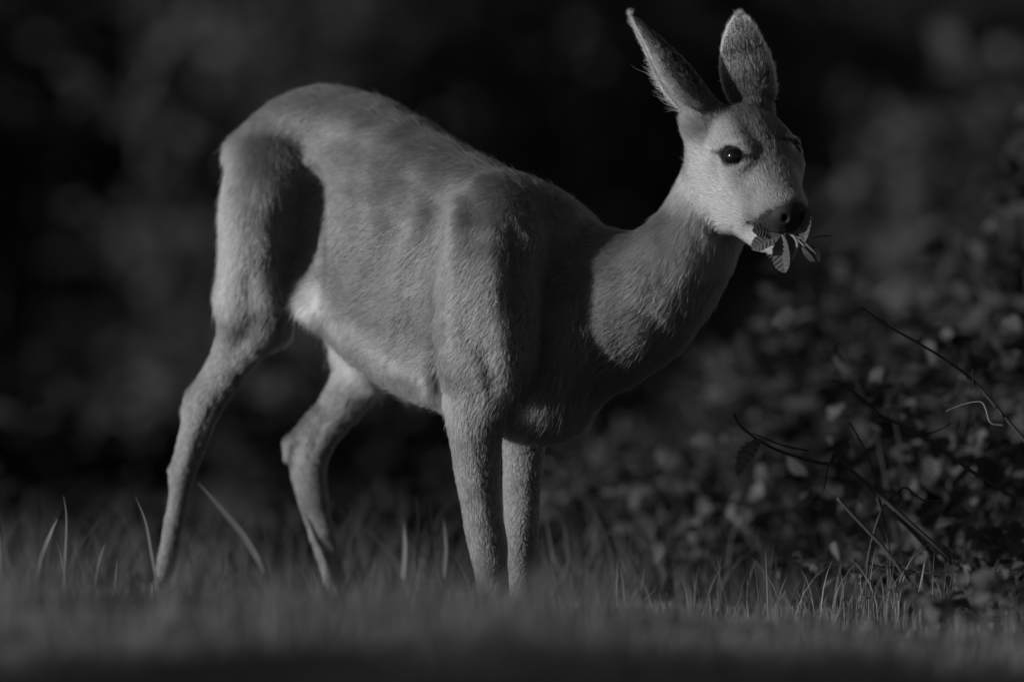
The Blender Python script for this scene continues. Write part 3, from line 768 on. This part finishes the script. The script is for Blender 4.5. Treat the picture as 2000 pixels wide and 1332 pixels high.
# ------------------------------------------------------------------ the twig in the mouth
VL = vein_leaf('veined_leaf', TWIG_LEAF)
o_ = W(1520, 455, -255)
twig = bpy.data.objects.new('leafy_twig', None); twig.location = o_; link(twig)
tag(twig, 'leafy green twig with veined leaves hanging from the mouth of the deer', 'twig')
stem('stem', [W(1500,440,-245), W(1530,450,-268), W(1551,462,-278), W(1558,480,-280), W(1549,510,-282)], .0022, .0030, STEM_M, twig, o_)
stem('stem', [W(1545,458,-275), W(1560,470,-282), W(1572,482,-290)], .0016, .0012, STEM_M, twig, o_)
stem('stem', [W(1551,461,-277), W(1572,468,-285), W(1590,466,-288)], .0012, .0008, STEM_M, twig, o_)
def tw(b, t, wpx, up, label=None):
    A, B = W(*b), W(*t); L = np.linalg.norm(B-A)
    o = put_leaf(VL, 'leaf', A, B-A, up, L, twig, wx=wpx*U/(L*.60), origin=o_)
    if label: o['label'] = label
tw((1526,458,-272), (1527,531,-290), 40, (-.55,-.83,.1), 'broad corrugated leaf hanging straight down')
tw((1524,459,-272), (1468,482,-285), 36, (-.35,-.85,.4), 'leaf lying along the lower lip')
tw((1515,452,-262), (1472,448,-280), 30, (-.2,-.9,.35))
tw((1570,474,-286), (1573,408,-296), 30, (-.5,-.85,.1), 'upright leaf in front of the nose')
tw((1586,466,-288), (1634,461,-292), 20, (.1,-.25,.95), 'narrow leaf pointing right, seen edge-on')
tw((1572,480,-290), (1604,506,-284), 34, (.6,-.6,.5))
tw((1566,482,-292), (1588,512,-300), 13, (-.7,-.7,0), 'pale folded young leaf')
tw((1572,474,-288), (1592,500,-300), 11, (-.9,-.3,.3))

# ------------------------------------------------------------------ bramble on the right
LM = [leaf_mesh('toothed_leaf', LEAF_M, width=w, droop=d, fold=f) for w, d, f in ((.36,.2,.25),(.42,.5,.1),(.30,.3,.4),(.38,-.2,.3))]
canes = [
 ('long dark cane reaching up left, highest of the bare canes', [(2040,905),(2000,858),(1950,800),(1902,745),(1850,705),(1790,668),(1740,640),(1682,600)], 0, .0030, .0012, [(1902,745,1899,722),(1790,668,1800,655)]),
 ('dark cane crossing below the highest one, long and straight', [(2050,1010),(2000,983),(1905,925),(1800,852),(1720,810),(1680,775),(1625,742)], 120, .0034, .0012, [(1798,848,1862,824),(1720,810,1700,800)]),
 ('forked dark cane with a drooping leaf, pointing left towards the forelegs', [(1930,1190),(1850,1090),(1770,1015),(1710,960),(1665,920),(1632,888),(1618,905),(1560,893),(1500,870),(1450,835),(1434,808)], 40, .0042, .0016, [(1618,905,1608,960),(1580,880,1470,846)]),
 ('short dark twig slanting down right under the forked cane', [(1830,1250),(1790,1160),(1735,1080),(1700,1042),(1665,1005),(1635,972)], -20, .0030, .0022, []),
 ('short blurred cane lower right, slanting down', [(1880,1200),(1850,1125),(1815,1075),(1790,1045),(1755,1010)], 160, .0040, .0030, []),
 ('low dark twig bending right near the ground', [(1960,1210),(1925,1150),(1870,1125),(1800,1118),(1760,1105),(1738,1090)], 40, .0026, .0018, [(1760,1105,1690,1098)]),
 ('curved dark twig with a small bud, in the middle of the bramble', [(1690,1200),(1698,1080),(1725,990),(1750,965),(1770,952),(1800,975),(1840,978)], 60, .0022, .0012, []),
 ('thin twig rising with a pale tip, between the two long canes', [(1745,1200),(1735,1060),(1712,950),(1700,900),(1675,850),(1660,825)], 90, .0020, .0010, []),
]
for lab, pts, d, r0, r1, side in canes:
    P = [W(x, y, d+8*i) for i, (x, y) in enumerate(pts)]; b0 = P[0]
    c_ = bpy.data.objects.new('bramble_cane', None); c_.location = b0; link(c_); tag(c_, lab, 'bramble cane', 'bare bramble canes at the right')
    stem('stem', P, r0, r1, CANE_M, c_, b0, buds=4, thorns=10)
    for (x0, y0, x1, y1) in side:
        A, B = W(x0, y0, d+20), W(x1, y1, d-10)
        M_ = (A+B)/2+np.array((0, 0, -.004)); stem('side_twig', [A, M_, B], r1*1.1, r1*.5, CANE_M, c_, b0, buds=2)
    if lab.startswith('forked'):
        put_leaf(LM[1], 'leaf', W(1490,853,30), W(1418,922,0)-W(1490,853,30), (-.3,-.4,.8), .065, c_, .7, b0)
# pale curled tendril on the highest cane
tp = [W(1962,832,10), W(1935,825,5), W(1926,800,0), W(1915,785,0), W(1880,790,0), W(1848,803,0)]
t_o = bpy.data.objects.new('dry_tendril', None); t_o.location = tp[0]; link(t_o); tag(t_o, 'pale curled dry tendril hooked on the highest bare cane', 'tendril')
stem('stem', tp, .0016, .0004, DRY_M, t_o, tp[0])
def make_bush(name, label, cat, group, cx, cy, rx, ry, hgt, nst, nleaf, size, lms, mat_stem, individual, z0=.0, lean=0.0, low=0.03, flat=.5):
    """arching stems that fork, leaves set along and around them"""
    b0 = np.array((cx, cy, float(gz(cx, cy)))); root = bpy.data.objects.new(name, None); root.location = b0; link(root); tag(root, label, cat, group)
    spots = []
    for k in range(nst):
        a = rng.uniform(0, 2*math.pi); rr = math.sqrt(rng.random())
        tip = np.array((cx+math.cos(a)*rx*rr+lean, cy+math.sin(a)*ry*rr, b0[2]+hgt*(1-.55*rr*rr)*rng.uniform(.7, 1.05)))
        foot = np.array((cx+math.cos(a)*rx*.25*rr, cy+math.sin(a)*ry*.25*rr, 0)); foot[2] = float(gz(foot[0], foot[1]))-.02
        mid = foot*.45+tip*.55+np.array((0, 0, hgt*.18)); P = [foot, foot*.7+tip*.3+np.array((0, 0, hgt*.14)), mid, tip]
        stem('stem', P, size*.10, size*.03, mat_stem, root, b0)
        S = catmull(P, 8)[2:]
        for _ in range(max(1, nleaf//nst)):
            q = S[min(len(S)-1, int(len(S)*rng.random()**.7))]+np.clip(rng.normal(0, 1, 3), -1.6, 1.6)*np.array((rx, ry, hgt*.5))*.16
            if q[2] < b0[2]+low: q[2] = b0[2]+low+rng.random()*.05
            spots.append(q)
    spots = np.array(spots)
    fw = rng.normal(0, 1, (len(spots), 3)); fw[:, 2] = fw[:, 2]*.5-.25; up = rng.normal(0, .8, (len(spots), 3))+np.array((-.15, -.25, flat))
    sz = size*rng.uniform(.45, 1.45, len(spots))
    if individual:
        for i in range(len(spots)): put_leaf(lms[i % len(lms)], 'leaf', spots[i], fw[i], up[i], sz[i], root, rng.uniform(.85, 1.15), b0)
    else:
        V = []; F = []
        fw /= np.linalg.norm(fw, axis=1)[:, None]; up -= fw*np.sum(fw*up, 1)[:, None]; up /= np.linalg.norm(up, axis=1)[:, None]; rt = np.cross(fw, up)
        shp = [(0, 0, 0), (-.28, .35, .07), (0, .42, -.02), (.28, .35, .07), (-.2, .75, .03), (.2, .75, .03), (0, 1, -.12)]
        V = np.stack([spots-b0+(rt*x+fw*y+up*z)*sz[:, None] for x, y, z in shp], 1).reshape(-1, 3)
        b = np.arange(len(spots))[:, None]*7
        F = np.concatenate([b+np.array(f) for f in ((0, 2, 1, 1), (0, 3, 2, 2), (1, 2, 6, 4), (2, 3, 5, 6))], 1).reshape(-1, 4)
        tri = F[:, 2] == F[:, 3]
        Fl = [tuple(f[:3]) if t else tuple(f) for f, t in zip(F.tolist(), tri)]
        fo = mesh_obj('foliage', V, Fl, lms, root, smooth=False); fo['kind'] = 'stuff'
    return root
BR = 'bramble bushes at the right'
for (lab, cx, cy, rx, ry, h, nst, nl, sz, ind) in [
    ('leafy bramble in the lower right corner with pale dry stalks in it', .64, .35, .26, .20, .16, 10, 200, .028, True),
    ('low leafy bramble creeping into the grass at the bottom right', .70, -.42, .26, .20, .09, 8, 130, .026, True),
    ('low bramble in the very corner, nearest the camera', .72, -.95, .24, .20, .10, 8, 120, .028, True),
    ('bramble behind the long bare canes at the right edge', .62, .85, .30, .25, .42, 12, 290, .036, True),
    ('bramble between the forelegs and the long canes, blurred', .36, 1.35, .24, .25, .28, 9, 240, .036, True),
    ('taller bramble cut off by the right edge of the photo', .98, 1.05, .28, .30, .58, 12, 280, .036, True)]:
    make_bush('bramble_bush', lab, 'bramble', BR, cx, cy, rx, ry, h, nst, nl, sz, LM, CANE_M, ind)
# dry stalks and fern fronds near the front
for lab, pts, r in [
    ('thin dry stalk with small side buds, left of the thick stub', [(1668,1240,-60),(1676,1200,-60),(1682,1160,-60),(1680,1120,-60)], .0009),
    ('pale thick broken stalk stub low in the bramble', [(1757,1310,-90),(1764,1260,-90),(1770,1202,-90)], .0034),
    ('long dark pointed stalk rising behind the pale stub', [(1770,1270,-60),(1785,1200,-60),(1797,1150,-60),(1806,1100,-60)], .0024)]:
    P = [W(*p) for p in pts]; s_ = bpy.data.objects.new('dry_stalk', None); s_.location = P[0]; link(s_); tag(s_, lab, 'stalk', 'dry stalks in the bramble')
    stem('stem', P, r, r*.5, DRY_M, s_, P[0], buds=5 if r < .002 else 1)
def fern(lab, pts, n, L):
    P = catmull([W(*p) for p in pts], 6); b0 = P[0]
    f_ = bpy.data.objects.new('fern_frond', None); f_.location = b0; link(f_); tag(f_, lab, 'fern frond', 'small fern fronds in the bramble')
    stem('stem', list(P[::3]), .0009, .0004, STEM_M, f_, b0)
    for k in range(n):
        s = k/(n-1); q = P[min(len(P)-1, int(s*(len(P)-1)))]; ax = unit(P[-1]-P[0])
        for sg in (-1, 1):
            side = unit(np.cross(ax, (.2, -.95, .1)))*sg
            put_leaf(LM[2], 'leaflet', q, side+ax*.6, (-.3, -.8, .4), L*(1-.75*s)*rng.uniform(.85, 1.1), f_, .8, b0)
fern('small fern frond lying left of the dark pointed stalk', [(1702,1222,-70),(1725,1212,-72),(1745,1192,-76)], 7, .012)
fern('drooping fern frond right of the dark pointed stalk', [(1806,1206,-60),(1830,1222,-64),(1850,1240,-70)], 8, .016)
cl = bpy.data.objects.new('curled_leaf', None)
b0 = W(1878, 1252, -90); cl.location = b0; link(cl); tag(cl, 'pale curled dead leaf hanging in the lower right bramble', 'dead leaf')
DL = leaf_mesh('dead_leaf', DRY_M, width=.3, droop=.6, fold=.9)
put_leaf(DL, 'leaf', b0, (.1, 0, -1), (-.5, -.8, .1), .036, cl, .8, b0); stem('stem', [W(1874,1236,-88), W(1878,1252,-90)], .0007, .0007, DRY_M, cl, b0)

# ------------------------------------------------------------------ shrubs and bank behind
BG = 'shrubs along the bank behind the deer'
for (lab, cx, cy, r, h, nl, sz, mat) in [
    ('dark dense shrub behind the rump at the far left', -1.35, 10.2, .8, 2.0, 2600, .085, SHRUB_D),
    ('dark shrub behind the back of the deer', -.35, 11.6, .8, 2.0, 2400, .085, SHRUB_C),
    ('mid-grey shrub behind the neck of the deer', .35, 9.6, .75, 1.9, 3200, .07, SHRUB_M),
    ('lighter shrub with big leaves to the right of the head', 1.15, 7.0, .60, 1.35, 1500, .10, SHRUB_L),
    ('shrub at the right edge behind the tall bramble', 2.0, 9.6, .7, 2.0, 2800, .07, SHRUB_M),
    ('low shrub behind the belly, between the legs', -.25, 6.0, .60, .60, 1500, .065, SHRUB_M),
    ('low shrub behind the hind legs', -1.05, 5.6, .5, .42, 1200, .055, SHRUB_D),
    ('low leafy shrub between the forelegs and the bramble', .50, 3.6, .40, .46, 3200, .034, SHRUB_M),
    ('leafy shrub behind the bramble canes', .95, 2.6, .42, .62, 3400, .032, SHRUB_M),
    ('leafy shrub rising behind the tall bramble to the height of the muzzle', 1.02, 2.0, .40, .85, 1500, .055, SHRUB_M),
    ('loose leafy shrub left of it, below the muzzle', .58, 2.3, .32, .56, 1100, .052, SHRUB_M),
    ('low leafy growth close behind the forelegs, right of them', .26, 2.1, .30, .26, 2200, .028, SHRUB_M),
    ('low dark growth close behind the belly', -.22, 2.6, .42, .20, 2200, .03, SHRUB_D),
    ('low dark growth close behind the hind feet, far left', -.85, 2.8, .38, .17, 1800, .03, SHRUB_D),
    ('tall dark shrub added out of view beyond the left edge to shade the bank', -3.2, 8.2, .9, 2.7, 3600, .08, SHRUB_D),  # hedge carried on out of view, planted here to shade the left background
    ('tallest dark shrub, added out of view farther left as a shade caster', -5.4, 7.6, 1.2, 4.0, 5000, .08, SHRUB_D),  # added out of view, made tall for the shade it throws on the left
    ('tall unseen shrub left of the lawn, added to shade the nearest grass', -3.2, -4.6, 1.15, 1.9, 4200, .07, SHRUB_D),  # added out of frame to block the sun from the near grass
    ('low unseen bush left of the lawn, added to darken a band of grass', -2.4, -2.15, .42, .85, 1500, .05, SHRUB_D),  # added out of frame; its shade breaks up the grass before the deer
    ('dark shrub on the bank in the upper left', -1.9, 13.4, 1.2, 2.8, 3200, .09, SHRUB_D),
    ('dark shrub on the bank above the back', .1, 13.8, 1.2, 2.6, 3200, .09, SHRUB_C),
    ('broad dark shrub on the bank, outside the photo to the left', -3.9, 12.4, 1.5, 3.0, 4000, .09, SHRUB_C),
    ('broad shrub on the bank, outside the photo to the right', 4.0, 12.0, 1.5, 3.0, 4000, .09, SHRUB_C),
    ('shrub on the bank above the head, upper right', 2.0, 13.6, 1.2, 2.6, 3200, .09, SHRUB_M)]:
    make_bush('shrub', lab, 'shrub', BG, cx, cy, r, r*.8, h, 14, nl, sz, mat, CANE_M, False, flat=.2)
# a pale slender sapling, very soft, behind the rump
sp = bpy.data.objects.new('sapling', None); b0 = np.array((-.78, 8.2, float(gz(-.78, 8.2)))); sp.location = b0; link(sp); tag(sp, 'slender pale sapling standing behind the rump, upper left', 'sapling')
stem('trunk', [b0, b0+np.array((.02, 0, .5)), b0+np.array((-.01, 0, 1.0)), b0+np.array((.03, 0, 1.7))], .009, .004, CANE_M, sp, b0)
for k in range(16):
    z = .5+.07*k; a = rng.uniform(0, 6.28)
    A = b0+np.array((.0, 0, z)); B = A+np.array((math.cos(a)*.18, math.sin(a)*.15, .12)); stem('branch', [A, (A+B)/2+np.array((0, 0, .02)), B], .004, .0015, DRY_M, sp, b0)
    for q in range(7): put_leaf(LM[q % 4], 'leaf', A+(B-A)*rng.uniform(.3, 1), rng.normal(size=3), (-.5, -.4, .5), .05, sp, 1, b0)
